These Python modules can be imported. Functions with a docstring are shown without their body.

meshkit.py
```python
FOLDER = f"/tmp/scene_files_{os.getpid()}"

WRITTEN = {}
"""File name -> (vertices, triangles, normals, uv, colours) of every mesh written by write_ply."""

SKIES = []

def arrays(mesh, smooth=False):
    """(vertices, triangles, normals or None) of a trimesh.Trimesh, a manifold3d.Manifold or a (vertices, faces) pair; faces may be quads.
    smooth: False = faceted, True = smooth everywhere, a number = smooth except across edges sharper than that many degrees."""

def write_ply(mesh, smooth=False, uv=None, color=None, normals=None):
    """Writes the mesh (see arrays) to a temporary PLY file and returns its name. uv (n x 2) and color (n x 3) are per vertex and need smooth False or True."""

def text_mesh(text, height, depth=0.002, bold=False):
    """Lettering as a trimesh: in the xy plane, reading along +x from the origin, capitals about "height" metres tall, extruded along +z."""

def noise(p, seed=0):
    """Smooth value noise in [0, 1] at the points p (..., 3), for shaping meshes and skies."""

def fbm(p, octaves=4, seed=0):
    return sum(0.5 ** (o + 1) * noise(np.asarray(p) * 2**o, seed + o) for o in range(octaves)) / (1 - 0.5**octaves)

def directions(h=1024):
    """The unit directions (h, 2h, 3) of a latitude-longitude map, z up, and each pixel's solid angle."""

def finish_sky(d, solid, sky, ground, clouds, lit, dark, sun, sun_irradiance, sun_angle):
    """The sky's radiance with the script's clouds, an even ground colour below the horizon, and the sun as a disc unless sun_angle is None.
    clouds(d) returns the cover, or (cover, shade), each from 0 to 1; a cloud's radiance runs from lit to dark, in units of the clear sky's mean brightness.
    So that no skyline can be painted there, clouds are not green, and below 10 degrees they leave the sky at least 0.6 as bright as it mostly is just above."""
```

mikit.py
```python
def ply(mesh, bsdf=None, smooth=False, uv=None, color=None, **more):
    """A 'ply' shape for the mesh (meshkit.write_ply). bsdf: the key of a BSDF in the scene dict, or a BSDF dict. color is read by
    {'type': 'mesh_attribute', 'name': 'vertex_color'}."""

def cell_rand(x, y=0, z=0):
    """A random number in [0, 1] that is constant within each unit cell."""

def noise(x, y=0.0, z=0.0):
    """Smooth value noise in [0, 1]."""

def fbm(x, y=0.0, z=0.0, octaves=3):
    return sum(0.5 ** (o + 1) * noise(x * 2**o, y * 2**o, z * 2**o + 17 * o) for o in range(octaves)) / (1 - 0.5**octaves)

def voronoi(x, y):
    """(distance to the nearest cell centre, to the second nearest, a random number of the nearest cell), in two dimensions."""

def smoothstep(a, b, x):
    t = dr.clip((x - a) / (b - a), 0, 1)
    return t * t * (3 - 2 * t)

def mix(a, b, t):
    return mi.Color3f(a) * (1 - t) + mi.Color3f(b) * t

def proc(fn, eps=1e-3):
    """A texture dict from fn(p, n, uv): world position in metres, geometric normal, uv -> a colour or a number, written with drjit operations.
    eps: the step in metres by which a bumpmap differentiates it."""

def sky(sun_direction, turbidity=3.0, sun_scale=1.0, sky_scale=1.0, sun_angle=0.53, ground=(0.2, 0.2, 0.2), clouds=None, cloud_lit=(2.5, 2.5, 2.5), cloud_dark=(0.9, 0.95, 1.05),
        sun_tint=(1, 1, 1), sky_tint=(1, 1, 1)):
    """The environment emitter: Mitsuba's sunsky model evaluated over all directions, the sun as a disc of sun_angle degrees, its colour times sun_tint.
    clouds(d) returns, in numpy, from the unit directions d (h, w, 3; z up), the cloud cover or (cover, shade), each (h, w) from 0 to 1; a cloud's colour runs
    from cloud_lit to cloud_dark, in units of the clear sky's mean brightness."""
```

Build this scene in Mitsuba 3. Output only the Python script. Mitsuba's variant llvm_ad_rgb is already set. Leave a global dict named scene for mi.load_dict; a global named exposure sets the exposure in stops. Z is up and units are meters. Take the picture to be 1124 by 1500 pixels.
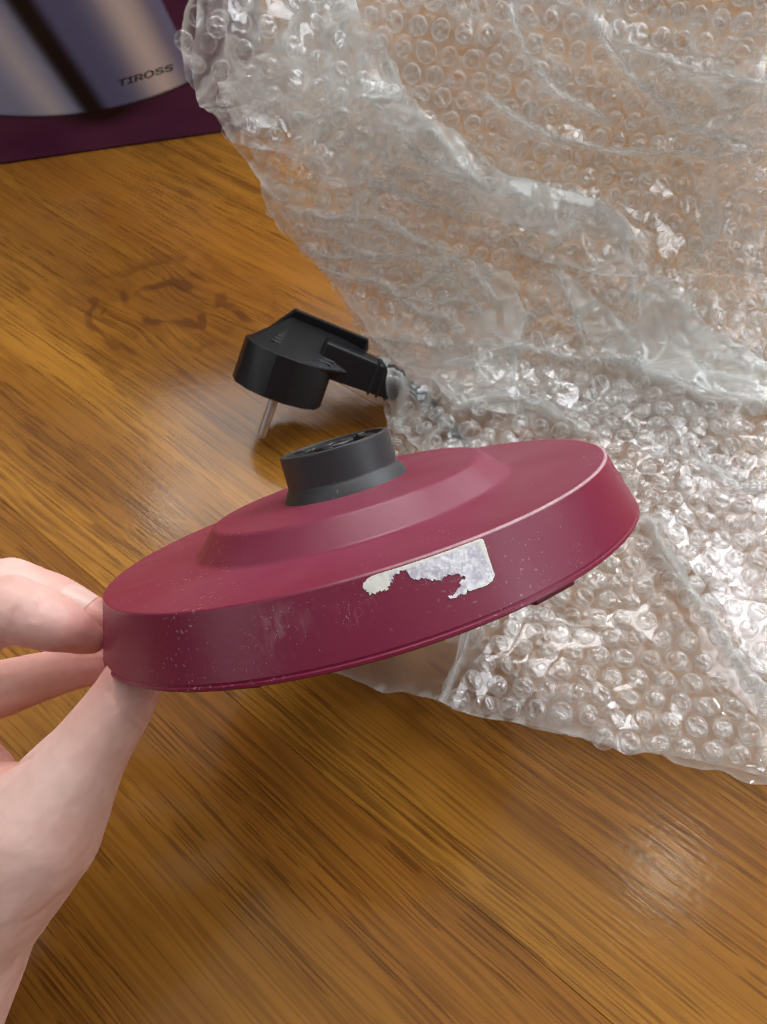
import math, random
import numpy as np
import trimesh, manifold3d, shapely
import drjit as dr
import mitsuba as mi
import mikit, meshkit
from mikit import proc, noise, fbm, voronoi, cell_rand, smoothstep, mix
from scipy.interpolate import PchipInterpolator, LinearNDInterpolator
from scipy.spatial import cKDTree

T = mi.ScalarTransform4f
scene, labels = {}, {}

# ------------------------------------------------------------------ camera, light, exposure
TILT, CAM_H = [0.628319,0.3]
FORWARD = [0, math.sin(TILT), -math.cos(TILT)]
FOCUS = 0.19
scene['camera'] = {
    'type': 'thinlens', 'fov': 2 * math.degrees(math.atan(562 / 1125)), 'fov_axis': 'x',
    'to_world': T().look_at(origin=[0, 0, CAM_H], target=[0, FORWARD[1], CAM_H + FORWARD[2]], up=[0, 0, 1]),
    'aperture_radius': 0.00045, 'focus_distance': FOCUS, 'near_clip': 0.005, 'far_clip': 60.0}
exposure = 0.55

def lamp_panel(key, center, target, w, h, rgb, label, cat):
    scene[key] = {'type': 'rectangle',
                  'to_world': T().look_at(origin=center, target=target, up=[0, 0.01, 1]) @ T().scale([w / 2, h / 2, 1]),
                  'bsdf': {'type': 'diffuse', 'reflectance': {'type': 'rgb', 'value': 0.5}},
                  'emitter': {'type': 'area', 'radiance': {'type': 'rgb', 'value': rgb}}}
    labels[key] = {'label': label, 'category': cat}

# the daylight comes from a wide window beyond the scene on the right; added glowing panels fill in the rest
for i, off in enumerate((-0.55, 0.55)):
    lamp_panel('window' if i == 0 else 'window_001', [1.75 - off * .15, 0.30 + off * .98, 1.30], [0.05, 0.25, 0.05], 0.55, 1.0, [3.2, 3.4, 3.6],
               'tall bright window on the right, ' + ('nearer half' if i == 0 else 'farther half'), 'window')
lamp_panel('window_002', [-1.7, -0.5, 1.2], [0, 0.2, 0.1], 0.6, 1.0, [1.5, 1.54, 1.58], 'smaller window behind on the left', 'window')
lamp_panel('added_side_panel', [1.75, 2.75, 1.02], [0.1, 0.3, 0.3], 0.9, 2.0, [2.0, 2.1, 2.2], 'added tall glowing panel far away on the right', 'light_panel')  # unseen glowing panel, added to put a highlight on the base rim
lamp_panel('added_overhead_light', [-0.15, 2.1, 2.7], [-0.05, 0.2, 0], 1.75, 1.75, [5.0, 5.0, 5.0], 'added square glowing panel high up beyond the box', 'added_overhead_light')  # invented light source, added to brighten the top of the base
lamp_panel('high_window', [1.85, 1.25, 2.1], [0, 0.2, 0.05], 1.35, 1.35, [5.6, 5.75, 6.0], 'square high window up on the right', 'window')
lamp_panel('added_fill_panel', [0.0, 1.0, 2.8], [0.0, 1.0, 0], 4.2, 4.2, [.50, .495, .48], 'added wide glowing fill panel high above the floor', 'fill light')  # added emitter, stands in for soft light bounced off a ceiling
for i, (x, y) in enumerate(((-0.975, 2.034), (0.949, 0.543))):
    key = 'downlight' + ('_%03d' % i if i else '')
    scene[key] = {'type': 'disk', 'to_world': T().translate([x, y, 2.5]) @ T().rotate([1, 0, 0], 180) @ T().scale([0.034, 0.034, 1]),
                  'bsdf': {'type': 'diffuse'}, 'emitter': {'type': 'area', 'radiance': {'type': 'rgb', 'value': [120, 112, 90]}}}
    labels[key] = {'label': ('round ceiling downlight beyond the box' if i == 0 else 'round ceiling downlight almost overhead on the right'), 'category': 'downlight'}

# ------------------------------------------------------------------ helpers
def tag(key, label=None, cat=None, group=None, kind=None):
    d = labels.setdefault(key, {})
    for k, v in (('label', label), ('category', cat), ('group', group), ('kind', kind)):
        if v: d[k] = v

def add(key, mesh, bsdf, smooth=30, **more):
    k, n = key, 0
    while k in scene:
        n += 1; k = '%s_%03d' % (key, n)
    scene[k] = mikit.ply(mesh, bsdf, smooth=smooth, **more)
    return k

def lathe(profile, n=160):
    return trimesh.creation.revolve(np.array(profile, float), sections=n)

def bezier_round(pts, r, n=4):
    """Polyline with its inner corners rounded by radius-like distance r."""
    pts = [np.array(p, float) for p in pts]; out = [pts[0]]
    for a, b, c in zip(pts[:-2], pts[1:-1], pts[2:]):
        ra = min(r, np.linalg.norm(a - b) * .45); rc = min(r, np.linalg.norm(c - b) * .45)
        p, q = b + (a - b) / np.linalg.norm(a - b) * ra, b + (c - b) / np.linalg.norm(c - b) * rc
        for t in np.linspace(0, 1, n + 1): out.append((1 - t) ** 2 * p + 2 * t * (1 - t) * b + t * t * q)
    return np.array(out + [pts[-1]])

def rounded_box(w, d, h, r, seg=12):
    s = manifold3d.Manifold.sphere(r, seg)
    pts = [s.translate([x * (w / 2 - r), y * (d / 2 - r), z * (h / 2 - r)]) for x in (-1, 1) for y in (-1, 1) for z in (-1, 1)]
    m = manifold3d.Manifold.batch_hull(pts).to_mesh()
    return trimesh.Trimesh(m.vert_properties[:, :3], m.tri_verts)

def tube(points, radius, n=10):
    """A round tube along points; radius a number or one per point."""
    p = np.array(points, float); r = np.broadcast_to(radius, len(p)); t = np.gradient(p, axis=0); t /= np.linalg.norm(t, axis=1, keepdims=True)
    up = np.array([0.31, 0.2, 0.93]); a = np.cross(t, up); a /= np.linalg.norm(a, axis=1, keepdims=True); b = np.cross(t, a)
    th = np.arange(n) * 2 * np.pi / n
    v = (p[:, None] + r[:, None, None] * (np.cos(th)[None, :, None] * a[:, None] + np.sin(th)[None, :, None] * b[:, None])).reshape(-1, 3)
    f = []
    for i in range(len(p) - 1):
        for j in range(n):
            k = (j + 1) % n; f += [[i * n + j, i * n + k, (i + 1) * n + k], [i * n + j, (i + 1) * n + k, (i + 1) * n + j]]
    v = np.vstack([v, p[:1], p[-1:]]); m = len(v)
    for j in range(n):
        k = (j + 1) % n; f += [[m - 2, k, j], [m - 1, (len(p) - 1) * n + j, (len(p) - 1) * n + k]]
    return trimesh.Trimesh(v, f, process=False)

def frame(c, m):
    A = np.eye(4); A[:3, :3] = np.array(m); A[:3, 3] = c; return A

cat = trimesh.util.concatenate

# ------------------------------------------------------------------ materials
GX, GY = -0.7746, 0.6324          # the grain of the floor runs along this direction
PLANK_W, PLANK_0 = 0.165, 0.0565

def wood_fields(p):
    g = p.x * GX + p.y * GY; c = p.x * (-GY) * -1 + p.y * -GX     # along, across the grain
    k = dr.floor((c - PLANK_0) / PLANK_W); r = cell_rand(k, 3, 5)
    # the knot: grain lines bend around it
    kx, ky = g - 0.335, c - 0.205
    rr = dr.sqrt(kx * kx * 0.45 + ky * ky)
    w = dr.exp(-dr.square(rr / 0.026))
    warp = 0.010 * (fbm(g * 7 + r * 9, c * 16, 1.7, 3) - .5) + 0.006 * (noise(g * 2.5 + r * 31, c * 5, 4.1) - .5)
    cc = c + warp + 0.016 * w * (ky / (rr + 0.006)) + r * 1.37
    return g, c, r, cc, w, rr

def wood_color(p, n, uv):
    g, c, r, cc, w, rr = wood_fields(p)
    broad = fbm(g * 3.0, cc * 30, 2.2, 3)
    streak = fbm(g * 7, cc * 170, 5.0, 3)
    fine = fbm(g * 30, cc * 1300, 8.0, 2)
    pore = noise(g * 60, cc * 1700, 2.0) * smoothstep(.2, .5, noise(g * 12, cc * 90, 12.0))
    dash = noise(g * 34, cc * 950, 21.0) * smoothstep(.35, .6, noise(g * 7, cc * 50, 15.0))
    dark = smoothstep(.62, .74, fbm(g * 4.5 + 40, cc * 110, 1.0, 4)) * smoothstep(.50, .68, noise(g * 3, cc * 26, 3.3))
    col = mix((.262, .110, .0180), (.390, .180, .0290), smoothstep(.25, .75, broad))
    col = mix(col, (.290, .105, .020), smoothstep(.5, .8, noise(g * 2, cc * 14, 6.0)) * .5)
    col = mix(col, (.150, .054, .011), smoothstep(.48, .72, streak) * .20)
    col = mix(col, (.085, .029, .010), dark * .36)
    col = mix(col, (.120, .042, .010), smoothstep(.42, .72, fine) * .34)
    col = mix(col, (.100, .034, .009), smoothstep(.50, .80, dash) * .38)
    col = mix(col, (.075, .025, .008), smoothstep(.55, .78, pore) * .5)
    fx, fy_ = g * 40 + 1.2 * fbm(g * 40, c * 40, 7.0, 2), c * 60 + 1.2 * fbm(g * 40, c * 40, 17.0, 2)
    q = rr + .034 * (fbm(fx, fy_, 9.0, 3) - .5)
    rings = .5 + .5 * dr.sin(q * 330 + 2.0)
    rings = smoothstep(.40, .98, rings) * smoothstep(.32, .55, noise(fx * 1.3, fy_ * 1.3, 30.0)) + .35 * smoothstep(.5, .7, fbm(g * 24, c * 40, 4.0, 3))
    kw = smoothstep(.064, .020, rr + .026 * (noise(g * 34, c * 34, 6.0) - .5))
    col = mix(col, (.110, .038, .012), dr.clip(rings, 0, 1) * kw * .88)
    return col * mi.Color3f(1.06, 1.01, .94) * (.95 + .10 * r)

def wood_bump(p, n, uv):
    g, c, r, cc, w, rr = wood_fields(p)
    return fbm(g * 110, cc * 900, 3.0, 2) + .5 * noise(g * 500, c * 500, 1.0)

scene['mat_wood'] = {'type': 'twosided', 'b': {'type': 'bumpmap', 'scale': 0.00003, 't': proc(wood_bump, eps=4e-4),
    'b': {'type': 'principled', 'base_color': proc(wood_color), 'roughness': 0.16, 'specular': 0.20}}}
scene['mat_seam'] = {'type': 'diffuse', 'reflectance': {'type': 'rgb', 'value': [.03, .014, .006]}}

BASE_C, BASE_M = [-0.0091,0.13647,0.11302], [[0.924464,-0.270307,-0.268887],[0.381269,0.655415,0.651971],[-0.0,-0.705242,0.708967]]
def base_local(p):
    d = [p.x - BASE_C[0], p.y - BASE_C[1], p.z - BASE_C[2]]
    x, y, h = (d[0] * BASE_M[0][k] + d[1] * BASE_M[1][k] + d[2] * BASE_M[2][k] for k in range(3))
    return x, y, h, dr.sqrt(x * x + y * y)
def burgundy(p, n, uv):
    x, y, h, r = base_local(p)
    d = smoothstep(.60, .85, fbm(p.x * 60, p.y * 60, p.z * 60, 3)) * .10
    s = smoothstep(.80, .86, noise(p.x * 1500, p.y * 1500, p.z * 1500)) * smoothstep(.55, .75, fbm(p.x * 45, p.y * 45, p.z * 45 + 7, 3)) * .35
    a = dr.atan2(y, x)
    col = mix((.205, .0165, .049), (.55, .42, .45), dr.clip(d * .4 + s, 0, .5))
    # the upper rim has a highlight painted in as pale rubbing towards one side, and old glue clouds the wall beside the sticker
    rim_highlight = smoothstep(.00085, .0002, dr.abs(r - .07470) + dr.abs(h + .0001) * .8) * smoothstep(-2.0, -1.35, a) * smoothstep(.35, -.35, a) * (.55 + .45 * fbm(a * 60, h * 900, 1.0, 3))
    col = mix(col, (.72, .50, .54), rim_highlight * .75)
    t = a * .0775
    glue = dr.exp(-dr.square((t + .159) / .0055) - dr.square((h + .0058) / .0045)) + .9 * dr.exp(-dr.square((t + .142) / .0030) - dr.square((h + .0058) / .0030))
    glue *= smoothstep(.45, .72, fbm(t * 900, h * 420, 3.0, 4)) * .13
    line = smoothstep(.62, .72, noise(t * 60, h * 5200, 8.0)) * smoothstep(.60, .75, noise(t * 120, h * 500, 5.0)) * .0
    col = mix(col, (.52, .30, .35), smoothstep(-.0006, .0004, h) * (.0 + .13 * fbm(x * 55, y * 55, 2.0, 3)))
    return mix(col, (.60, .48, .50), dr.clip(glue + line, 0, .6) * smoothstep(-.0004, -.0012, h) * smoothstep(-.0170, -.0150, h))
def burgundy_rough(p, n, uv):
    return .31 + .12 * fbm(p.x * 90, p.y * 90, p.z * 90, 3)
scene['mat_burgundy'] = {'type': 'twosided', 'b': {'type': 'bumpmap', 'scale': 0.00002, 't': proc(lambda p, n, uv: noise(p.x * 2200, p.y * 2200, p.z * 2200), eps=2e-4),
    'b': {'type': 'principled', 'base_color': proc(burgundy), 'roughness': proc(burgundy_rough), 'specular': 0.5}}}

def black_col(p, n, uv):
    s = smoothstep(.84, .9, noise(p.x * 1100, p.y * 1100, p.z * 1100)) * .25
    return mix((.040, .041, .045), (.3, .3, .3), s * smoothstep(.5, .7, fbm(p.x * 80, p.y * 80, p.z * 80, 2)))
scene['mat_black'] = {'type': 'twosided', 'b': {'type': 'principled', 'base_color': proc(black_col), 'roughness': 0.46, 'specular': 0.5}}
scene['mat_black_inner'] = {'type': 'twosided', 'b': {'type': 'principled', 'base_color': {'type': 'rgb', 'value': [.03, .031, .034]}, 'roughness': 0.22, 'specular': 0.6}}
scene['mat_plug'] = {'type': 'twosided', 'b': {'type': 'bumpmap', 'scale': 0.00004, 't': proc(lambda p, n, uv: noise(p.x * 1500, p.y * 1500, p.z * 1500), eps=3e-4),
    'b': {'type': 'principled', 'base_color': {'type': 'rgb', 'value': [.010, .011, .013]}, 'roughness': 0.42, 'specular': 0.45}}}
scene['mat_metal'] = {'type': 'twosided', 'b': {'type': 'roughconductor', 'material': 'Al', 'alpha': 0.34, 'specular_reflectance': {'type': 'rgb', 'value': .72}}}

def paper_col(p, n, uv):   # uv = (distance to the label's printed edge in mm, along the label in mm)
    f = fbm(p.x * 1900, p.y * 1900, p.z * 1900, 3); b = fbm(p.x * 420, p.y * 420, p.z * 420, 3)
    inside = mix((.52, .48, .56), (.86, .86, .89), smoothstep(.32, .68, b * .5 + f * .5))
    border = mix((.74, .73, .65), (.84, .84, .78), f)
    return mix(border, inside, smoothstep(.5, 1.3, uv.x + (b - .5) * 1.4))
scene['mat_paper'] = {'type': 'twosided', 'b': {'type': 'bumpmap', 'scale': 0.0003, 't': proc(lambda p, n, uv: fbm(p.x * 1100, p.y * 1100, p.z * 1100, 3), eps=2e-4),
    'b': {'type': 'principled', 'base_color': proc(paper_col), 'roughness': 0.75, 'specular': 0.25}}}
scene['mat_lint'] = {'type': 'twosided', 'b': {'type': 'diffuse', 'reflectance': {'type': 'rgb', 'value': [.60, .50, .51]}}}

def film_of(key, base):
    scene[key] = {'type': 'blendbsdf', 'weight': proc(base),
        'a': {'type': 'thindielectric', 'int_ior': 1.5, 'ext_ior': 1.0},
        'b': {'type': 'principledthin', 'base_color': {'type': 'rgb', 'value': [.84, .86, .845]}, 'roughness': 0.30, 'eta': 1.35, 'diff_trans': 1.0, 'spec_trans': 0.0}}
film_of('mat_film', lambda p, n, uv: dr.clip(uv.x, 0.02, .95))
HAND_FREQ = 1

def skin_col(p, n, uv):
    m = fbm(p.x * 70, p.y * 70, p.z * 70, 3); f = fbm(p.x * 500, p.y * 500, p.z * 500, 2)
    c = mix((.72, .425, .360), (.79, .525, .455), smoothstep(.3, .7, m))
    c = mix(c, (.70, .29, .255), dr.clip(uv.x, 0, 1))
    return c * (.95 + .1 * f)
def skin_bump(p, n, uv):
    a, b = p.x * .8 + p.y * .5 + p.z * .33, p.y * .7 - p.x * .55 + p.z * .45
    w = .5 * noise(p.x * 220, p.y * 220, p.z * 220)
    return fbm(a * 2100 + w, b * 800, p.z * 600, 2) + .6 * fbm(a * 700, b * 1900 + w, p.z * 600, 2)
scene['mat_skin'] = {'type': 'twosided', 'b': {'type': 'bumpmap', 'scale': 0.00007, 't': proc(skin_bump, eps=2e-4),
    'b': {'type': 'principled', 'base_color': proc(skin_col), 'roughness': 0.42, 'specular': 0.45, 'sheen': 0.1}}}
scene['mat_nail'] = {'type': 'twosided', 'b': {'type': 'principled', 'base_color': {'type': 'rgb', 'value': [.74, .49, .43]}, 'roughness': 0.32, 'specular': 0.5}}

# ------------------------------------------------------------------ the floor: planks along the grain
tag('floor', kind='structure')
scene['floor'] = mikit.ply(trimesh.creation.box(extents=[6, 6, .02], transform=trimesh.transformations.translation_matrix([0, 1.2, -.0215])), 'mat_seam')
Rg = np.eye(4); Rg[:3, :3] = np.array([[GX, GY * 1.0, 0], [GY, -GX, 0], [0, 0, 1.0]])
Rg[:3, 1] = [GY, -GX, 0]; Rg[:3, 2] = [0, 0, 1]
if np.linalg.det(Rg[:3, :3]) < 0: Rg[:3, 0] *= -1
for i in range(-4, 9):
    c0 = PLANK_0 + i * PLANK_W
    b = .00016
    prof = [(c0 + .00006, -.011), (c0 + .00006, -b), (c0 + .00006 + b, 0), (c0 + PLANK_W - .00006 - b, 0), (c0 + PLANK_W - .00006, -b), (c0 + PLANK_W - .00006, -.011)]
    v, nseg = [], 1
    for x in (-1.6, 1.9): v += [(x if Rg[0, 0] < 0 else -x, a, z) for a, z in prof]
    f = []
    for j in range(6):
        k = (j + 1) % 6; f += [[j, k, 6 + k], [j, 6 + k, 6 + j]]
    f += [[0, 2, 1], [0, 3, 2], [0, 4, 3], [0, 5, 4], [6, 7, 8], [6, 8, 9], [6, 9, 10], [6, 10, 11]]
    m = trimesh.Trimesh(v, f, process=False); m.apply_transform(Rg); trimesh.repair.fix_normals(m)
    add('floor__plank', m, 'mat_wood', smooth=False)

# ------------------------------------------------------------------ the printed box behind
BA, BE = np.array([-0.27569,0.52599,0.0]), np.array([0.960621,0.277861,0.0])
BN = np.array([BE[1], -BE[0], 0])                                     # towards the camera
def box_w(s, z, out=0.0): return BA + BE * s + BN * out + np.array([0, 0, z])
tag('printed_box', 'dark purple carton printed with a picture of a steel kettle, standing on the floor', 'box')

def print_col(p, n, uv):
    s, z = uv.x, uv.y                                                 # metres along and up the front
    bottom = .0275 + 1.95 * dr.square(s - .068) + .0 * z
    right = .1500 - (z - .045) * .30
    inside = smoothstep(-.0008, .0010, z - bottom) * smoothstep(.0016, -.0016, s - right)
    t = (s - (.0735 - (z - .032) * .345)) / .0088
    band = dr.exp(-dr.square(dr.square(t)) * .75)
    steel = mix((.30, .35, .54), (.70, .69, .77), smoothstep(-.055, -.012, s - .0735 + (z - .032) * .345 + .0) * 0 + smoothstep(-5.4, -1.9, t) * (1 - smoothstep(-3.4, -1.1, t)))
    q = (right - s) / .062
    rightpart = mix((.13, .15, .31), (.82, .74, .74), smoothstep(.0, .34, 1 - q) * 0 + dr.exp(-dr.square((q - .42) / .24)))
    rightpart = mix(rightpart, (.26, .29, .50), smoothstep(.22, .03, q) * .8)
    col = dr.select(t < 0, steel, rightpart)
    col = mix(col, (.006, .006, .012), dr.clip(band, 0, 1))
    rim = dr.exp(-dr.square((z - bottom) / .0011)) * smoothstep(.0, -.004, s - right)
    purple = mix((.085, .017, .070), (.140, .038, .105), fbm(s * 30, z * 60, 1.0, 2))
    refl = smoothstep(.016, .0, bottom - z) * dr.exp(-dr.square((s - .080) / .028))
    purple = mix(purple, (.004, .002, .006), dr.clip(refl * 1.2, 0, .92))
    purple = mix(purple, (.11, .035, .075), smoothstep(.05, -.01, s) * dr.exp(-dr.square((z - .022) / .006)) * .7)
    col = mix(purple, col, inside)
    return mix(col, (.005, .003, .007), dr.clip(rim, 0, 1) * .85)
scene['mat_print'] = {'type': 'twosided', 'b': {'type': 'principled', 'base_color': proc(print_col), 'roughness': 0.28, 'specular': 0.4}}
scene['mat_carton'] = {'type': 'twosided', 'b': {'type': 'principled', 'base_color': {'type': 'rgb', 'value': [.042, .009, .046]}, 'roughness': 0.3, 'specular': 0.4}}
S0, S1, BH, BD = -.060, .200, .25, .16
bx = rounded_box(S1 - S0, BD, BH, .0012)
bx.apply_transform(frame(box_w((S0 + S1) / 2, BH / 2 + .0004, -BD / 2 - .0008), np.stack([BE, -BN, [0, 0, 1]], 1)))
add('printed_box__carton', bx, 'mat_carton', smooth=40)
gs, gz = np.meshgrid(np.linspace(S0 + .0012, S1 - .0012, 40), np.linspace(.0016, BH - .001, 40))
fv = np.array([box_w(a, b, -.0004) for a, b in zip(gs.ravel(), gz.ravel())])
gi = np.arange(1600).reshape(40, 40)
ff = np.stack([gi[:-1, :-1].ravel(), gi[:-1, 1:].ravel(), gi[1:, 1:].ravel(), gi[1:, :-1].ravel()], 1)
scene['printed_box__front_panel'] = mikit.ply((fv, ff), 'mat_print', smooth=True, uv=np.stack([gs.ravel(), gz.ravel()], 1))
tm = meshkit.text_mesh('TIROSS', .0040, .00012, bold=True)
L = tm.bounds[1][0]
tm.apply_transform(np.array([[.0405 / L, .38, 0, 0], [0, 1, 0, 0], [0, 0, 1, 0], [0, 0, 0, 1.0]]))
ang = math.atan2(.0065, .0410)
tv = tm.vertices.copy(); tx = tv[:, 0] * math.cos(ang) - tv[:, 1] * math.sin(ang); ty = tv[:, 0] * math.sin(ang) + tv[:, 1] * math.cos(ang)
tm.vertices = np.array([box_w(.0945 + a, .0418 + b, -.0003 + c) for a, b, c in zip(tx, ty, tv[:, 2])])
trimesh.repair.fix_normals(tm)
add('printed_box__lettering', tm, 'mat_plug', smooth=False)

# ------------------------------------------------------------------ the kettle base
C, M = np.array([-0.0091,0.13647,0.11302]), np.array([[0.924464,-0.270307,-0.268887],[0.381269,0.655415,0.651971],[-0.0,-0.705242,0.708967]])
BF = frame(C, M)
def based(m): m = m.copy(); m.apply_transform(BF); return m
tag('kettle_base', 'round burgundy plastic kettle power base with a torn sticker, held tilted above the floor', 'kettle base')
prof = [(0, -.0150), (.0765, -.0150), (.0778, -.0168), (.0798, -.0170), (.0802, -.0166), (.0801, -.0160), (.0797, -.0158), (.07965, -.0154), (.0798, -.0152)]
side = [(.0800, -.0155), (.0752, -.0002)]
top = bezier_round([(.0800, -.0155), (.0749, .0000), (.0480, .0004), (.0408, .0075), (.0185, .0079), (0, .0079)], .0008, 6)
top2 = bezier_round([(.0798, -.0152), (.0749, .0000), (.0600, .0001)], .0006, 6)
tier = bezier_round([(.0600, .0001), (.0481, .0003), (.0410, .0076), (.0300, .0078)], .0012, 8)
body = np.vstack([prof, top2[1:], tier[1:], [(.0190, .00785), (0, .00785)]])
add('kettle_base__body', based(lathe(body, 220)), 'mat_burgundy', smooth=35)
plate = [(0, -.0174), (.0745, -.0174), (.0765, -.0172), (.0770, -.0168), (.0770, -.0151), (0, -.0151)]
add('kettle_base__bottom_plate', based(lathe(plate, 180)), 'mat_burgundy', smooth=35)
for a, fr in ((-1.26, -.0757), (-2.24, -.0742), (.35, -.0757), (1.9, -.0757)):
    ft = rounded_box(.0125, .0050, .0013, .0004)
    ft.apply_transform(trimesh.transformations.rotation_matrix(a + math.pi / 2, [0, 0, 1]) @ trimesh.transformations.translation_matrix([0, fr, -.0180]))
    ft.apply_transform(trimesh.transformations.rotation_matrix(0, [0, 0, 1]))
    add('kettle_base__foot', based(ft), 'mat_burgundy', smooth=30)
hub = np.vstack([[(0, .0072), (.0190, .0072)], bezier_round([(.0190, .0080), (.0174, .0107), (.01675, .0115), (.0166, .0212), (.0150, .0213), (.0147, .0172), (.0, .0172)], .0005, 4)])
add('kettle_base__connector', based(lathe(hub, 140)), 'mat_black', smooth=35)
ring = bezier_round([(.0128, .0172), (.0126, .0207), (.0098, .0207), (.0096, .0172)], .0005, 4)
add('kettle_base__connector__inner_ring', based(lathe(ring, 110)), 'mat_black_inner', smooth=35)
post = bezier_round([(.0062, .0172), (.0060, .0212), (.0022, .0212), (.0019, .0180), (0, .0180)], .0006, 4)
add('kettle_base__connector__centre_post', based(lathe(post, 80)), 'mat_black_inner', smooth=35)
for a in (.5, 2.6, 4.4):
    rb = rounded_box(.0030, .0014, .0030, .0003); rb.apply_translation([.0112, 0, .0198])
    rb.apply_transform(trimesh.transformations.rotation_matrix(a, [0, 0, 1]))
    add('kettle_base__connector__rib', based(rb), 'mat_black_inner', smooth=30)

def on_side(arc, h, lift=0.0):
    a = np.asarray(arc) / .0775; r = .0749 + (.0800 - .0749) * (-np.asarray(h) / .0155) + lift
    return np.stack([r * np.cos(a), r * np.sin(a), np.asarray(h)], -1)

rng = np.random.default_rng(5)
poly0 = np.array([[-0.13819,-0.00392],[-0.13922,-0.00244],[-0.13925,-0.00191],[-0.13782,-0.00091],[-0.13643,-0.0006],[-0.13385,-0.0006],[-0.13114,-0.0006],[-0.12724,-0.0006],[-0.12122,-0.0006],[-0.1171,-0.0006],[-0.11247,-0.0006],[-0.11152,-0.0006],[-0.11088,-0.00095],[-0.11095,-0.00242],[-0.11131,-0.00488],[-0.1115,-0.00703],[-0.11164,-0.00845],[-0.11264,-0.00937],[-0.11427,-0.0097],[-0.11667,-0.00957],[-0.11944,-0.0095],[-0.12142,-0.00955],[-0.12311,-0.00944],[-0.12255,-0.00899],[-0.12133,-0.00886],[-0.11985,-0.00812],[-0.1188,-0.00705],[-0.118,-0.0066],[-0.1191,-0.00587],[-0.12006,-0.0053],[-0.12157,-0.00512],[-0.12285,-0.00535],[-0.12342,-0.0058],[-0.12408,-0.00502],[-0.12482,-0.00525],[-0.12567,-0.00463],[-0.12693,-0.00388],[-0.12876,-0.00368],[-0.12929,-0.00282],[-0.12928,-0.00194],[-0.12959,-0.00122],[-0.1306,-0.00137],[-0.13203,-0.00166],[-0.1331,-0.00257],[-0.13393,-0.00338],[-0.13463,-0.0038],[-0.13589,-0.00369],[-0.13695,-0.00408]])
pg = shapely.Polygon(poly0).buffer(0)
pg = max(getattr(pg, 'geoms', [pg]), key=lambda g: g.area)
ring_pts = [pg.exterior.interpolate(s) for s in np.arange(0, pg.length, .0003)]
amin, amax = poly0[:, 0].min(), poly0[:, 0].max()
jag = []
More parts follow.
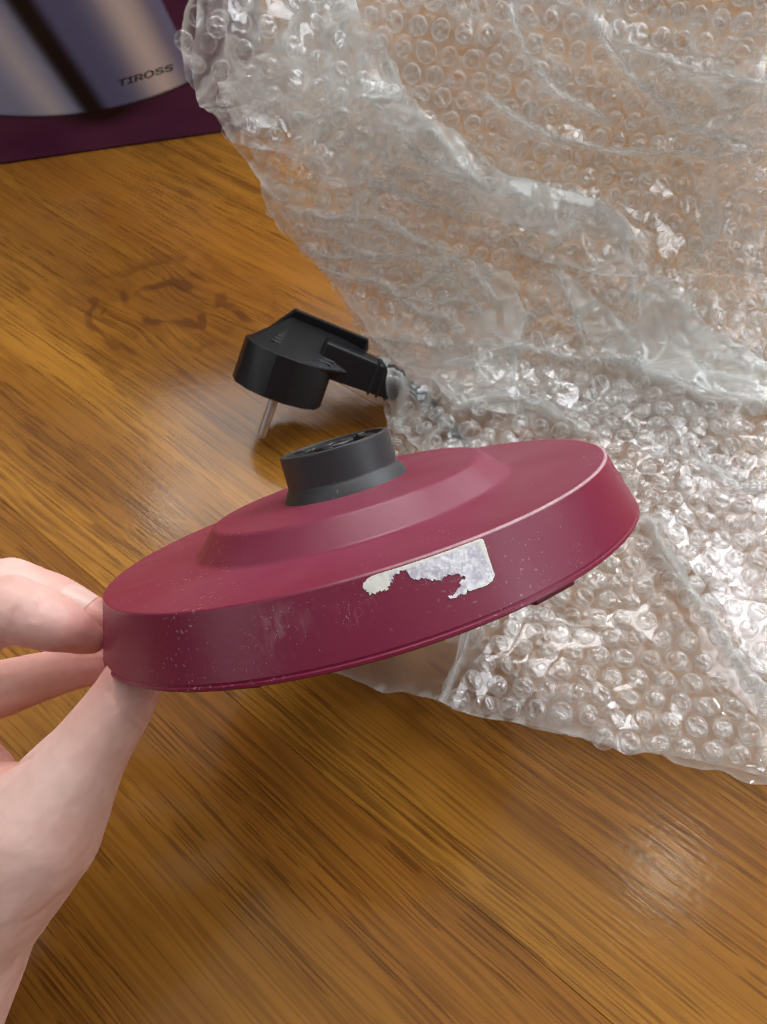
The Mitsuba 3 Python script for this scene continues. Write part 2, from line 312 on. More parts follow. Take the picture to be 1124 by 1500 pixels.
for q in ring_pts:
    torn = not (q.x > amax - .0016 or q.y > -.0011 or (q.y < -.0085 and q.x > -.118))
    j = rng.normal(0, .00022 if torn else .00003, 2); jag.append((q.x + j[0], min(q.y + j[1], -.0006)))
pg = shapely.Polygon(jag).buffer(0); pg = max(getattr(pg, 'geoms', [pg]), key=lambda g: g.area)
lm = trimesh.creation.extrude_polygon(pg, .00014, engine='earcut')
lm = lm.subdivide_to_size(.0007, max_iter=12)
v = np.array(lm.vertices); 
edge = np.minimum.reduce([(amax - v[:, 0]), (v[:, 1] + .0100) + np.maximum(0, -.1195 - v[:, 0]) * 3, (-.0006 - v[:, 1]) * 1.0 + .0004]) * 1000
edge = np.where(v[:, 0] < -.1335, -1 + 2.6 * meshkit.noise(v * 420), edge)
lift = .00004 + v[:, 2] + .00012 * meshkit.fbm(np.c_[v[:, :2] * 600, v[:, 2] * 0], 2)
lm2 = trimesh.Trimesh(on_side(v[:, 0], v[:, 1], lift), lm.faces, process=False)
lm2.apply_transform(BF)
scene['kettle_base__torn_sticker'] = mikit.ply(lm2, 'mat_paper', smooth=False, uv=np.c_[edge, v[:, 0] * 1000])
tag('kettle_base__torn_sticker', 'torn remnant of a pale paper sticker')

def fibre(p0, length, r, surf, seed):
    """A short curled fibre lying on the base; surf maps (a, b) metres to base coordinates."""
    g = np.random.default_rng(seed); th = g.uniform(0, 2 * np.pi); k = g.normal(0, 900); pts = []; a, b = p0
    for _ in range(6):
        pts.append(surf(a, b, r * .7)); a += math.cos(th) * length / 5; b += math.sin(th) * length / 5; th += k * length / 5 * .4
    return tube(np.array(pts), r, 4)
def on_top(x, y, lift=0.0):
    rr = math.hypot(x, y); h = np.interp(rr, [0, .0398, .0412, .0476, .0490, .0745], [.00785, .0077, .0071, .0008, .0003, .0001]); return np.array([x, y, h + lift])
fib = []
for i in range(46):                                                 # around the torn edges and the old glue beside it
    q = ring_pts[rng.integers(len(ring_pts))]
    if q.x < amax - .002 and q.y < -.0012: fib.append(fibre((q.x, q.y), rng.uniform(.0006, .0016), .000013, on_side, 100 + i))
for i in range(46):
    a, h = rng.normal(-.1415, .0035), rng.normal(-.0055, .0024)
    if -.0135 < h < -.001 and a < -.1365: fib.append(fibre((a, h), rng.uniform(.0002, .0008), .000013, on_side, 300 + i))
for i in range(80):
    a, h = rng.normal(-.1600, .0050), rng.normal(-.0048, .0026)
    if -.0140 < h < -.0008: fib.append(fibre((a, h), rng.uniform(.0002, .0006), .000013, on_side, 500 + i))
for i in range(40):
    fib.append(fibre((rng.uniform(-.20, -.075), rng.uniform(-.0145, -.001)), rng.uniform(.0003, .0008), .000013, on_side, 700 + i))
for i in range(60):
    th, rr = rng.uniform(0, 2 * np.pi), rng.uniform(.02, .0735)
    fib.append(fibre((rr * math.cos(th), rr * math.sin(th)), rng.uniform(.0002, .0008), .000013, on_top, 900 + i))
for i in range(28):
    fib.append(fibre((rng.normal(-.055, .010), rng.normal(-.022, .010)), rng.uniform(.0003, .0014), .000013, on_top, 1300 + i))
fib = [x for x in fib if np.isfinite(x.vertices).all()]
add('kettle_base__lint', based(cat(fib)), 'mat_lint', smooth=False)
tag('kettle_base__lint', kind='stuff')

# ------------------------------------------------------------------ the hand
def skin_mesh(chains, extra_hulls, pitch, rounds):
    parts = []
    def ball(j): return manifold3d.Manifold.sphere(j[3], 32).translate(list(j[:3]))
    for ch in chains:
        for a, b in zip(ch[:-1], ch[1:]): parts.append(manifold3d.Manifold.batch_hull([ball(a), ball(b)]))
    for hs in extra_hulls: parts.append(manifold3d.Manifold.batch_hull([ball(j) for j in hs]))
    m = manifold3d.Manifold.batch_boolean(parts, manifold3d.OpType.Add).refine_to_length(pitch).to_mesh()
    t = trimesh.Trimesh(m.vert_properties[:, :3], m.tri_verts)
    t.merge_vertices(); trimesh.smoothing.filter_taubin(t, lamb=.55, nu=.53, iterations=rounds)
    return t
TH, IX, MD, RG = [[-0.06316,0.0875,0.11265,0.0075],[-0.06827,0.07729,0.10894,0.0085],[-0.07691,0.06541,0.10278,0.0104],[-0.08923,0.05017,0.09171,0.0165],[-0.11494,0.03465,0.07425,0.024]], [[-0.08236,0.0966,0.09083,0.0052],[-0.09667,0.09565,0.08767,0.0068],[-0.1139,0.09139,0.08457,0.0085],[-0.1443,0.08647,0.081,0.0105]], [[-0.08141,0.09693,0.10653,0.0042],[-0.08875,0.09773,0.1139,0.0076],[-0.09913,0.09883,0.12027,0.0093],[-0.13417,0.09336,0.10578,0.0105]], [[-0.0857,0.11062,0.09113,0.0057],[-0.10325,0.11814,0.09041,0.0086],[-0.11733,0.12139,0.09154,0.0102],[-0.15146,0.11241,0.08996,0.0108]]
PM, AR = [[-0.11114,0.06515,0.08405,0.0092],[-0.1443,0.08647,0.081,0.012],[-0.13544,0.09424,0.10395,0.012],[-0.14889,0.11051,0.09352,0.012],[-0.11608,0.03499,0.07203,0.024],[-0.11721,0.05372,0.07698,0.018]], [[-0.11494,0.03465,0.07425,0.024],[-0.12848,0.00983,0.05622,0.026],[-0.16651,-0.04268,0.00941,0.034]]
tag('person', 'bare left hand pinching the burgundy kettle base at its left edge', 'person')
hand = skin_mesh([TH, IX, MD, RG, AR], [[PM[1], PM[2], PM[4], PM[5]], [PM[1], PM[2], PM[3]], [PM[2], PM[3], PM[4]], [PM[0], PM[1], PM[5]], [PM[5], PM[4], TH[3]]], .0009, 110)
hv = np.array(hand.vertices)
tips = np.array([TH[0], IX[0], MD[0], RG[0], PM[0]])[:, :3]
red = np.exp(-(cKDTree(tips).query(hv)[0] / .013) ** 2) * .85 + .40 * np.clip(meshkit.fbm(hv * 75, 3) - .42, 0, 1)
hn = np.array(hand.vertex_normals)
disp = (meshkit.fbm(hv * 160, 3) - .5) * .0006
CREASES = [[0.0009,0.00055,[[-0.06909,0.07721,0.11712],[-0.06744,0.07524,0.11665],[-0.06616,0.07362,0.11578],[-0.06509,0.07211,0.11421],[-0.06405,0.07095,0.11213],[-0.06314,0.0705,0.11001],[-0.06269,0.07065,0.10716]]],[0.0006,0.0005,[[-0.06211,0.0769,0.11528],[-0.06092,0.07652,0.11354],[-0.05981,0.07647,0.11095]]],[0.0006,0.0005,[[-0.06259,0.07307,0.11265],[-0.06196,0.07257,0.1107],[-0.06133,0.07291,0.1079]]],[0.0007,0.0009,[[-0.09893,0.09002,0.11798],[-0.09761,0.09028,0.12058],[-0.09659,0.09096,0.12232],[-0.09578,0.09165,0.12399],[-0.09524,0.09276,0.12485],[-0.09472,0.09389,0.12566],[-0.09432,0.09501,0.12614]]],[0.0004,0.0008,[[-0.09001,0.09458,0.12328],[-0.08972,0.09717,0.12403],[-0.08937,0.0994,0.12366]]],[0.0003,0.0007,[[-0.08109,0.0354,0.08931],[-0.08494,0.03181,0.08782],[-0.08798,0.02936,0.08919]]],[0.0008,0.0011,[[-0.10033,0.06218,0.09912],[-0.09801,0.06349,0.09832],[-0.09257,0.06274,0.10451],[-0.08856,0.06284,0.10792]]]]
for depth, width, pts in CREASES:
    q = np.array(pts); q = np.vstack([a + (b - a) * t for a, b in zip(q[:-1], q[1:]) for t in np.linspace(0, 1, 12)])
    d = cKDTree(q).query(hv)[0]; d = d * (1 + .15 * (meshkit.noise(hv * 500) - .5))
    disp -= depth * np.exp(-(d / width) ** 2); red += .22 * np.exp(-(d / width) ** 2)
hand.vertices = hv + hn * disp[:, None]
scene['person__hand'] = mikit.ply(hand, 'mat_skin', smooth=True, uv=np.c_[np.clip(red, 0, 1), red * 0])
def fingernail(tip, knuckle, dorsal, length, spread, start):
    """A nail plate lying on the back of the last finger bone, a curved plate with real thickness."""
    t, k = np.array(tip[:3]), np.array(knuckle[:3]); L_ = np.linalg.norm(t - k); ax = (t - k) / L_
    n = np.array(dorsal, float); n -= ax * (n @ ax); n /= np.linalg.norm(n); sd_ = np.cross(ax, n); NU, NV = 15, 17
    V_ = []
    for lay in (0, 1):
        for i in range(NU):
            for j in range(NV):
                a_ = -1 + 2 * i / (NU - 1); l = j / (NV - 1)
                l2 = start + length * (l - .10 * a_ * a_ * (2 * l - 1) - .0)
                r_ = knuckle[3] + (tip[3] - knuckle[3]) * min(max(l2 / L_, 0), 1) + (.00050 if lay else -.0006) - .00045 * abs(a_) ** 3 * lay
                th_ = a_ * spread
                V_.append(k + ax * l2 + r_ * (n * math.cos(th_) + sd_ * math.sin(th_)))
    I_ = np.arange(NU * NV).reshape(NU, NV); N_ = NU * NV; f_ = []
    for i in range(NU - 1):
        for j in range(NV - 1):
            a_, b_, c_, d_ = I_[i, j], I_[i + 1, j], I_[i + 1, j + 1], I_[i, j + 1]
            f_ += [[N_ + a_, N_ + b_, N_ + c_], [N_ + a_, N_ + c_, N_ + d_], [a_, c_, b_], [a_, d_, c_]]
    rim = list(I_[:, 0]) + list(I_[-1, 1:]) + list(I_[::-1, -1][1:]) + list(I_[0, ::-1][1:])
    for a_, b_ in zip(rim[:-1], rim[1:]): f_ += [[a_, b_, N_ + b_], [a_, N_ + b_, N_ + a_]]
    m_ = trimesh.Trimesh(V_, f_, process=False); trimesh.repair.fix_normals(m_); return m_
add('person__fingernail', fingernail(RG[0], RG[1], [0.05, .35, .93], .0098, .72, .0062), 'mat_nail', smooth=50)

# ------------------------------------------------------------------ plug and cable
PC, PMx = np.array([-0.05373,0.27475,0.02373]), np.array([[0.931425,0.047416,-0.360831],[-0.154939,-0.84547,-0.511052],[-0.329304,0.531914,-0.780145]])
PF = frame(PC, PMx)                  # x along the cable side, y towards the camera, z the way the pins point
def plugged(m): m = m.copy(); m.apply_transform(PF); return m
tag('power_plug', 'black angled mains plug with a round steel pin, lying on the wooden floor', 'plug')
def hull(points, r=.001):
    s = manifold3d.Manifold.sphere(r, 10)
    m = manifold3d.Manifold.batch_hull([s.translate(list(map(float, p))) for p in points]).to_mesh()
    return trimesh.Trimesh(m.vert_properties[:, :3], m.tri_verts)
R = .0222
th = np.linspace(-np.pi, np.pi, 14, endpoint=False)
def disc(z, sx=1.0, c0=0.0): return [(R * sx * math.cos(a), .0175 * sx * math.sin(a) + c0, z) for a in th]
add('power_plug__body', plugged(hull(disc(-.0008) + disc(-.0215, .985), .0008)), 'mat_plug', smooth=29)
add('power_plug__grip', plugged(hull([(R * .95 * math.cos(a), .0168 * math.sin(a), -.0212) for a in th] + [(-.004, -.0140, -.0355), (.0230, -.0140, -.0345), (.030, -.010, -.0300), (.038, -.0130, -.0315), (.040, -.004, -.0235), (.034, -.002, -.0205)], .0010)), 'mat_plug', smooth=14)
for k in range(7):                                                   # fine ribs across the grip
    t_ = .22 + .085 * k
    add('power_plug__grip_rib', plugged(tube([(-.0150 + .0125 * t_ + e * (.034 + .006 * t_), .0150 - .0285 * t_ - .0005, -.0229 - .0128 * t_ + .0018 * e) for e in np.linspace(.06, .92, 6)], .00075, 6)), 'mat_plug', smooth=40)
add('power_plug__ridge', plugged(hull([(-.006, -.0185, -.0350), (-.004, -.0130, -.0395), (.034, -.0130, -.0385), (.036, -.0180, -.0340), (-.014, -.0170, -.0250), (.034, -.0170, -.024)], .0012)), 'mat_plug', smooth=30)
add('power_plug__cable_outlet', plugged(hull([(.016, y, z) for y in (-.0150, .0040) for z in (-.0320, -.0180)] + [(.056, y, z) for y in (-.0112, -.0015) for z in (-.0300, -.0180)], .0018)), 'mat_plug', smooth=35)
for k in range(3):
    add('power_plug__strain_rib', plugged(hull([(.043 + k * .0045, y, z) for y in (-.0142 + .0006 * k, .0018 - .0006 * k) for z in (-.0328 + .0006 * k, -.0158)], .0006)), 'mat_plug', smooth=35)
for y in (.0095, -.0095):
    pr = np.array([(0, .0), (.0023, .0), (.0023, .0205), (.0017, .0222), (.0, .0226)]); pin = lathe(pr, 28); pin.apply_translation([0, y, -.0005])
    add('power_plug__pin', plugged(pin), 'mat_metal', smooth=40)
q0 = (PF @ np.array([.058, -.0065, -.0245, 1]))[:3]; qd = PMx[:, 0]
UB = (BF @ np.array([.030, .040, -.0175, 1]))[:3]
ctrl = np.array([q0 - qd * .006, q0 + qd * .005, [.034, .268, .0065], [.047, .238, .0045], [.052, .212, .0045], [.040, .190, .010], UB - C * 0 - np.array([[0.924464,-0.270307,-0.268887],[0.381269,0.655415,0.651971],[-0.0,-0.705242,0.708967]])[:, 2] * .022, UB - np.array([[0.924464,-0.270307,-0.268887],[0.381269,0.655415,0.651971],[-0.0,-0.705242,0.708967]])[:, 2] * .004, UB])
cs = np.r_[0, np.cumsum(np.linalg.norm(np.diff(ctrl, axis=0), axis=1))]
cp = PchipInterpolator(cs, ctrl)(np.linspace(0, cs[-1], 120))
CORD = np.vstack([[(PF @ np.array([x_, -.006, -.0250, 1]))[:3] + [0, 0, .005] for x_ in np.linspace(.040, .058, 12)], cp[cp[:, 2] < .035]])
add('power_plug__cable', tube(cp, .0033, 12), 'mat_plug', smooth=True)

# ------------------------------------------------------------------ the bubble wrap
PROF = np.array([[0.0,0.04,0.003],[0.045,0.085,0.004],[0.0931,0.133,0.006],[0.1701,0.21,0.008],[0.2502,0.29,0.013],[0.3038,0.335,0.042],[0.3518,0.36,0.083],[0.3964,0.375,0.125],[0.4401,0.387,0.167],[0.4867,0.42,0.2],[0.5395,0.47,0.217],[0.6299,0.56,0.225]])
fy, fz = PchipInterpolator(PROF[:, 0], PROF[:, 1]), PchipInterpolator(PROF[:, 0], PROF[:, 2])
dfy, dfz = fy.derivative(), fz.derivative()
VMAX = PROF[-1, 0]
def surface(u, v):
    """Points and normals of the smooth shape the wrap lies on: flat on the floor near us, then climbing."""
    y, z = fy(v), fz(v); ty, tz = dfy(v), dfz(v); l = np.hypot(ty, tz)
    return np.stack([u, y, z], -1), np.stack([u * 0, -tz / l, ty / l], -1)

def facets(seed, spacing, amp, warp=.5):
    g = np.random.default_rng(seed); n = int(.62 * .62 / spacing ** 2)
    pts = np.c_[g.uniform(-.2, .5, n), g.uniform(-.1, .75, n)]
    return LinearNDInterpolator(pts, g.normal(0, 1, n) * amp)

RIDGES = [(np.array([[0.0371,0.1105],[0.0289,0.0921],[0.0212,0.075]]), .006, .006), (np.array([[0.1168,0.157],[0.1256,0.1252],[0.1371,0.0935],[0.1478,0.0707],[0.1597,0.0472]]), .0065, .0065), (np.array([[-0.0459,0.3435],[-0.0007,0.3307],[0.0352,0.3105],[0.0718,0.2858]]), .007, .008), (np.array([[-0.0102,0.4011],[0.0195,0.3688],[0.0472,0.3564],[0.103,0.3483],[0.1312,0.3209],[0.124,0.2961]]), .009, .011), (np.array([[0.0138,0.2757],[0.0715,0.2613],[0.1213,0.2529],[0.1554,0.225],[0.1927,0.2164]]), .008, .010), (np.array([[0.0336,0.2164],[0.0687,0.225],[0.1009,0.2079]]), .008, .008)]
CREASED = [[[-0.039,0.3422],[-0.0007,0.3397],[0.035,0.3176],[0.059,0.2943]],[[-0.0434,0.3236],[-0.0257,0.3195],[0.0136,0.3203],[0.0426,0.2997]],[[-0.0428,0.3365],[-0.0289,0.3332],[-0.0078,0.3203]],[[0.0616,0.3472],[0.0925,0.3493],[0.1153,0.334],[0.1268,0.3105],[0.124,0.2961]],[[0.0873,0.3105],[0.0972,0.2825],[0.104,0.2613],[0.123,0.252]],[[0.1241,0.2943],[0.1255,0.2757],[0.127,0.2529]],[[0.1361,0.3071],[0.1532,0.2893],[0.173,0.2652],[0.1995,0.2433],[0.224,0.234]],[[0.123,0.252],[0.1501,0.2331],[0.1924,0.2154]],[[0.0879,0.4247],[0.1143,0.4011],[0.1445,0.3809],[0.1703,0.3704]],[[0.1047,0.417],[0.1419,0.4052],[0.1796,0.4005]],[[0.0445,0.3954],[0.0789,0.3779],[0.1133,0.3704],[0.1726,0.3682]],[[-0.0712,0.3983],[-0.0397,0.3896],[-0.0142,0.3627],[0.0271,0.3435]],[[-0.0006,0.4038],[0.0259,0.3779],[0.0436,0.3595]],[[0.0137,0.2961],[0.0463,0.2926],[0.0661,0.2613],[0.0638,0.2164]],[[-0.033,0.3124],[-0.0007,0.3033],[0.0283,0.2825]],[[-0.0116,0.2775],[0.0283,0.2688],[0.0487,0.2386]],[[0.0538,0.4298],[0.0616,0.4143],[0.0763,0.3983],[0.1044,0.3839]],[[0.0405,0.2164],[0.0685,0.2228],[0.0913,0.2121]],[[0.1168,0.157],[0.1256,0.1252],[0.1371,0.0935],[0.1478,0.0707]],[[0.0371,0.1105],[0.0289,0.0921],[0.0212,0.075]],[[0.1448,0.1916],[0.1606,0.1759],[0.1807,0.174]],[[-0.0499,0.4195],[-0.0291,0.4064],[-0.0203,0.3868]],[[-0.0695,0.4118],[-0.0616,0.3983],[-0.0426,0.394]]]                                              # sharp creases, where the film is pinched and white
RIDGES += [(np.array(q), .0035, .0039) for q in CREASED]
RL = [(shapely.LineString(p), a, w) for p, a, w in RIDGES]

class Sheet:
    def __init__(self, poly, offset, seed, big=1.0, ridges=True, floor_gap=.0015, haze=.10, slope=(0, 0), over_cord=False, lump=None, fine=1.0):
        self.poly = shapely.Polygon(poly).buffer(0); self.offset, self.ridges, self.gap, self.haze, self.slope = offset, ridges, floor_gap, haze, slope
        self.f1, self.f2, self.f3 = facets(seed, .046, .0085 * big), facets(seed + 1, .016, .0032 * big * fine), facets(seed + 2, .0055, .00085 * big * fine)
        self.over_cord, self.lump, self.smooth = over_cord, lump, 0
        self.seed = seed; self.c = np.array(self.poly.centroid.coords[0])
    def height(self, u, v):
        calm = np.interp(v, [0, .10, .20, .28], [.16, .26, .60, 1.0])
        wu = u + .012 * (meshkit.noise(np.stack([u * 25, v * 25, u * 0 + self.seed], -1)) - .5); wv = v + .012 * (meshkit.noise(np.stack([u * 25, v * 25, u * 0 + self.seed + 9], -1)) - .5)
        h = self.offset + self.slope[0] * (u - self.c[0]) + self.slope[1] * (v - self.c[1]) + calm * (np.nan_to_num(self.f1(wu, wv)) + np.nan_to_num(self.f2(wu, wv))) + np.nan_to_num(self.f3(u, v)) * (1 - self.smooth) * np.interp(v, [0, .12, .2, .3], [.15, .22, .7, 1.0])
        if self.ridges:
            pts = shapely.points(u, v)
            for ln, a, w in RL: h = h + a * np.exp(-shapely.distance(pts, ln) / w)
        if self.over_cord:
            w3, _ = surface(u, v); dc, ic = cKDTree(CORD[:, :2]).query(w3[..., :2]); h = h + np.clip(CORD[ic, 2] + .0065 - w3[..., 2] - h, 0, .05) * np.exp(-(np.maximum(dc - .006, 0) / .010) ** 2) * (w3[..., 2] < .06)
        if self.lump: h = h + self.lump[2] * np.exp(-((u - self.lump[0]) ** 2 + (v - self.lump[1]) ** 2) / self.lump[3] ** 2)
        return h
    def at(self, u, v):
        p, n = surface(u, v); p = p + n * self.height(u, v)[..., None]
        p[..., 2] = np.where(p[..., 2] < self.gap, self.gap + .0005 * np.tanh((self.gap - p[..., 2]) * 200) * (meshkit.noise(p * 150)), p[..., 2])
        return p
    def film(self, step):
        x0, y0, x1, y1 = self.poly.bounds
        nu, nv = int((x1 - x0) / step) + 2, int((y1 - y0) / step) + 2
        U, V = np.meshgrid(np.linspace(x0, x1, nu), np.linspace(y0, y1, nv)); U, V = U.ravel(), np.clip(V.ravel(), 0, VMAX)
        rag = .003 * (meshkit.noise(np.c_[U * 120, V * 120, U * 0 + self.seed]) - .5)
        near = self.poly.exterior.distance(shapely.points(U, V)); inside = shapely.contains_xy(self.poly, U, V)
        sd = np.where(inside, near, -near) + rag
        I = np.arange(nu * nv).reshape(nv, nu)
        q = np.stack([I[:-1, :-1].ravel(), I[:-1, 1:].ravel(), I[1:, 1:].ravel(), I[1:, :-1].ravel()], 1)
        q = q[(sd[q] > 0).any(1)]
        out = np.unique(q); out = out[sd[out] <= 0]                  # corners outside are drawn onto the cut edge
        for _ in range(2):
            pts = shapely.points(U[out], V[out]); ex = self.poly.exterior
            on = shapely.get_coordinates(shapely.line_interpolate_point(ex, shapely.line_locate_point(ex, pts)))
            dv = on - np.c_[U[out], V[out]]; ln = np.linalg.norm(dv, axis=1, keepdims=True); 
            mv = np.minimum(-sd[out], step * 1.3)[:, None] * dv / np.maximum(ln, 1e-9) * np.where(inside[out], -1, 1)[:, None]
            U[out] += mv[:, 0]; V[out] += mv[:, 1]; break
        V = np.clip(V, 0, VMAX); sd = np.maximum(sd, 0)
        P = self.at(U, V)
        F = np.vstack([q[:, [0, 1, 2]], q[:, [0, 2, 3]]])
        used = np.unique(F); re = np.full(nu * nv, -1); re[used] = np.arange(len(used))
        m = trimesh.Trimesh(P[used], re[F], process=False)
        # crumpled film turns milky where it is creased and at its cut edge
        self.smooth = 1; Q = self.at(U[used], V[used]); self.smooth = 0
        vn = trimesh.Trimesh(Q, m.faces, process=False).vertex_normals; e = m.edges_unique; bend = np.zeros(len(used)); cnt = np.zeros(len(used))
        d = 1 - (vn[e[:, 0]] * vn[e[:, 1]]).sum(1)
        for k in (0, 1): np.add.at(bend, e[:, k], d); np.add.at(cnt, e[:, k], 1)
        bend /= np.maximum(cnt, 1)
        for _ in range(1):
            s = np.zeros(len(used))
            for k in (0, 1): np.add.at(s, e[:, k], bend[e[:, 1 - k]])
            bend = .5 * bend + .5 * s / np.maximum(cnt, 1)
        hz = self.haze + .045 * np.clip((V[used] - .20) / .08, 0, 1) + np.clip((bend - .004) * 9, 0, .50) + .30 * np.exp(-sd[used] / .0018) + .06 * (meshkit.fbm(P[used] * 60, 3, seed=self.seed) - .5)
        if self.seed == 11: hz = hz + .16 * shapely.contains_xy(tab, U[used], V[used])
        for ln, a, w in (RL if self.ridges else []): hz = hz + (.10 if w > .004 else .14) * np.exp(-shapely.distance(shapely.points(U[used], V[used]), ln) / (.005 if w > .004 else .0022))
        return m, np.c_[np.clip(hz, .02, .9), hz * 0]

def bubble_variant(seed):
    """A puffed bubble of 8.4 mm, its skin creased: unit radius 1, axis z."""
    g = np.random.default_rng(seed); n = 22
    prof = [(1.0, 0), (.985, .16), (.94, .36), (.85, .53), (.70, .64), (.50, .69), (.30, .705), (.13, .71)]
    v = [(r * math.cos(2 * math.pi * j / n), r * math.sin(2 * math.pi * j / n), z) for r, z in prof for j in range(n)] + [(0, 0, .71)]
    f = []
    for i in range(len(prof) - 1):
        for j in range(n):
            k = (j + 1) % n; f += [[i * n + j, i * n + k, (i + 1) * n + k], [i * n + j, (i + 1) * n + k, (i + 1) * n + j]]
    f += [[(len(prof) - 1) * n + j, (len(prof) - 1) * n + (j + 1) % n, len(v) - 1] for j in range(n)]
    v = np.array(v)
    w = v[:, 2] / .71; crease = np.zeros(len(v))
    for _ in range(5):                                              # straight dents across the skin
        a = g.uniform(0, np.pi); c = g.uniform(-.6, .6); d = v[:, 0] * math.cos(a) + v[:, 1] * math.sin(a) - c
        dep = g.uniform(.05, .22); v[:, 2] -= w * dep * np.exp(-np.abs(d) / .12); crease += 1.3 * dep * np.exp(-np.abs(d) / .10)
    v[:, :2] *= 1 + .04 * g.normal(size=(1, 2))
    milk = np.interp(np.hypot(v[:, 0], v[:, 1]), [0, .55, .8, .95, 1.0], [.02, .035, .10, .28, .36]) + crease
    v[:, 2] += w * .05 * (meshkit.noise(np.c_[v[:, :2] * 4, v[:, 2] * 0 + seed]) - .5)
    return trimesh.Trimesh(v, np.array(f), process=False), np.c_[np.clip(milk, .03, .6), v[:, 2] * 0]
VARIANTS = [bubble_variant(40 + k) for k in range(14)]
tag('bubble_wrap', 'crumpled sheet of clear bubble wrap heaped over the floor and the cable', 'bubble wrap')
tab = shapely.Polygon(np.array([[-0.0347,0.0997],[0.0209,0.068],[0.037,0.109],[-0.0006,0.1186]]))
SHEETS = [  # sheet, whether it carries bubbles, the turn of its rows
    (Sheet(np.array([[-0.0686,0.4457],[-0.076,0.3853],[-0.0578,0.3466],[-0.0295,0.3105],[-0.0007,0.2688],[0.0021,0.2482],[0.0,0.2121],[-0.0037,0.1532],[-0.0235,0.0921],[-0.0006,0.0842],[0.0255,0.0791],[0.0535,0.0713],[0.1759,0.0422],[0.2184,0.4457]]), .001, 11, .8, False, .0012, .035), True, .20),
    (Sheet(np.array([[-0.0775,0.4457],[-0.0896,0.4183],[-0.0902,0.4038],[-0.076,0.3853],[-0.065,0.3642],[-0.0607,0.3548],[-0.0598,0.3435],[-0.0467,0.3291],[-0.033,0.3142],[-0.0224,0.2961],[-0.0123,0.2792],[-0.0036,0.2652],[0.0014,0.2386],[0.0061,0.2121],[0.0255,0.1838],[0.0387,0.1354],[0.037,0.109],[0.0212,0.075],[0.0372,0.0702],[0.0715,0.0641],[0.089,0.0575],[0.1042,0.0548],[0.1441,0.0435],[0.1735,0.035],[0.2184,0.4457]]), .0085, 21, 1.0, True, .0045, .03, over_cord=True), True, -.12),
    (Sheet(np.array([[-0.0627,0.4457],[-0.0715,0.4195],[-0.0723,0.4024],[-0.0613,0.3853],[-0.0468,0.3809],[-0.0144,0.3564],[0.0271,0.3435],[0.0706,0.3209],[0.1219,0.3033],[0.1206,0.334],[0.1028,0.3499],[0.047,0.3595],[0.0124,0.3896],[-0.0068,0.4143],[-0.0124,0.4457]]), .024, 31, 1.3, False, .004, .09, (0, .05), lump=(-.075, .40, .045, .05), fine=1.5), True, .5),
    (Sheet(np.array([[0.0793,0.4457],[0.0914,0.422],[0.1143,0.4011],[0.1445,0.3809],[0.1737,0.3704],[0.1876,0.3734],[0.2312,0.3688],[0.2185,0.4038],[0.1796,0.4005],[0.1419,0.4052],[0.1047,0.417],[0.0941,0.4457]]), .022, 41, 1.1, False, .004, .10, fine=1.3), True, .1),
    (Sheet(np.array([[0.0873,0.3105],[0.1025,0.2688],[0.1231,0.2529],[0.1467,0.234],[0.1927,0.2164],[0.2359,0.2164],[0.2469,0.2529],[0.1995,0.2433],[0.1802,0.2652],[0.1532,0.2893],[0.1361,0.3071],[0.1276,0.2961],[0.1244,0.2757],[0.1153,0.2842]]), .024, 51, 1.2, False, .004, .26, fine=1.5), False, .1),
    (Sheet(np.array([[-0.0582,0.3419],[-0.0007,0.3387],[0.0639,0.3105],[0.0718,0.2858],[0.0657,0.2529],[0.0634,0.2121],[0.0336,0.2164],[0.0065,0.2594],[-0.033,0.3142]]), .016, 61, .8, False, .004, .12), False, .3),
    (Sheet(np.array([[-0.0183,0.4457],[-0.0006,0.4143],[0.0189,0.3896],[0.0533,0.3664],[0.0813,0.357],[0.1066,0.3466],[0.1248,0.3291],[0.1014,0.3323],[0.0767,0.334],[0.0446,0.3419],[0.013,0.3557],[-0.0074,0.372],[-0.0436,0.3794],[-0.066,0.3868],[-0.0702,0.4064],[-0.0438,0.4195]]), .024, 71, 1.3, True, .004, .17, fine=2.6), True, .9),
    (Sheet(np.array([[-0.042,0.4457],[-0.0462,0.3896],[-0.0324,0.334],[0.0138,0.2926],[0.0495,0.2529],[0.0695,0.234],[0.2415,0.234],[0.2184,0.4457]]), -.008, 81, 1.0, False, .0012, .16), True, .75),
]
CAMP = np.array([0, 0, CAM_H]); FWD = np.array(FORWARD)
UPV = np.array([0, math.cos(TILT), math.sin(TILT)])
spots = []
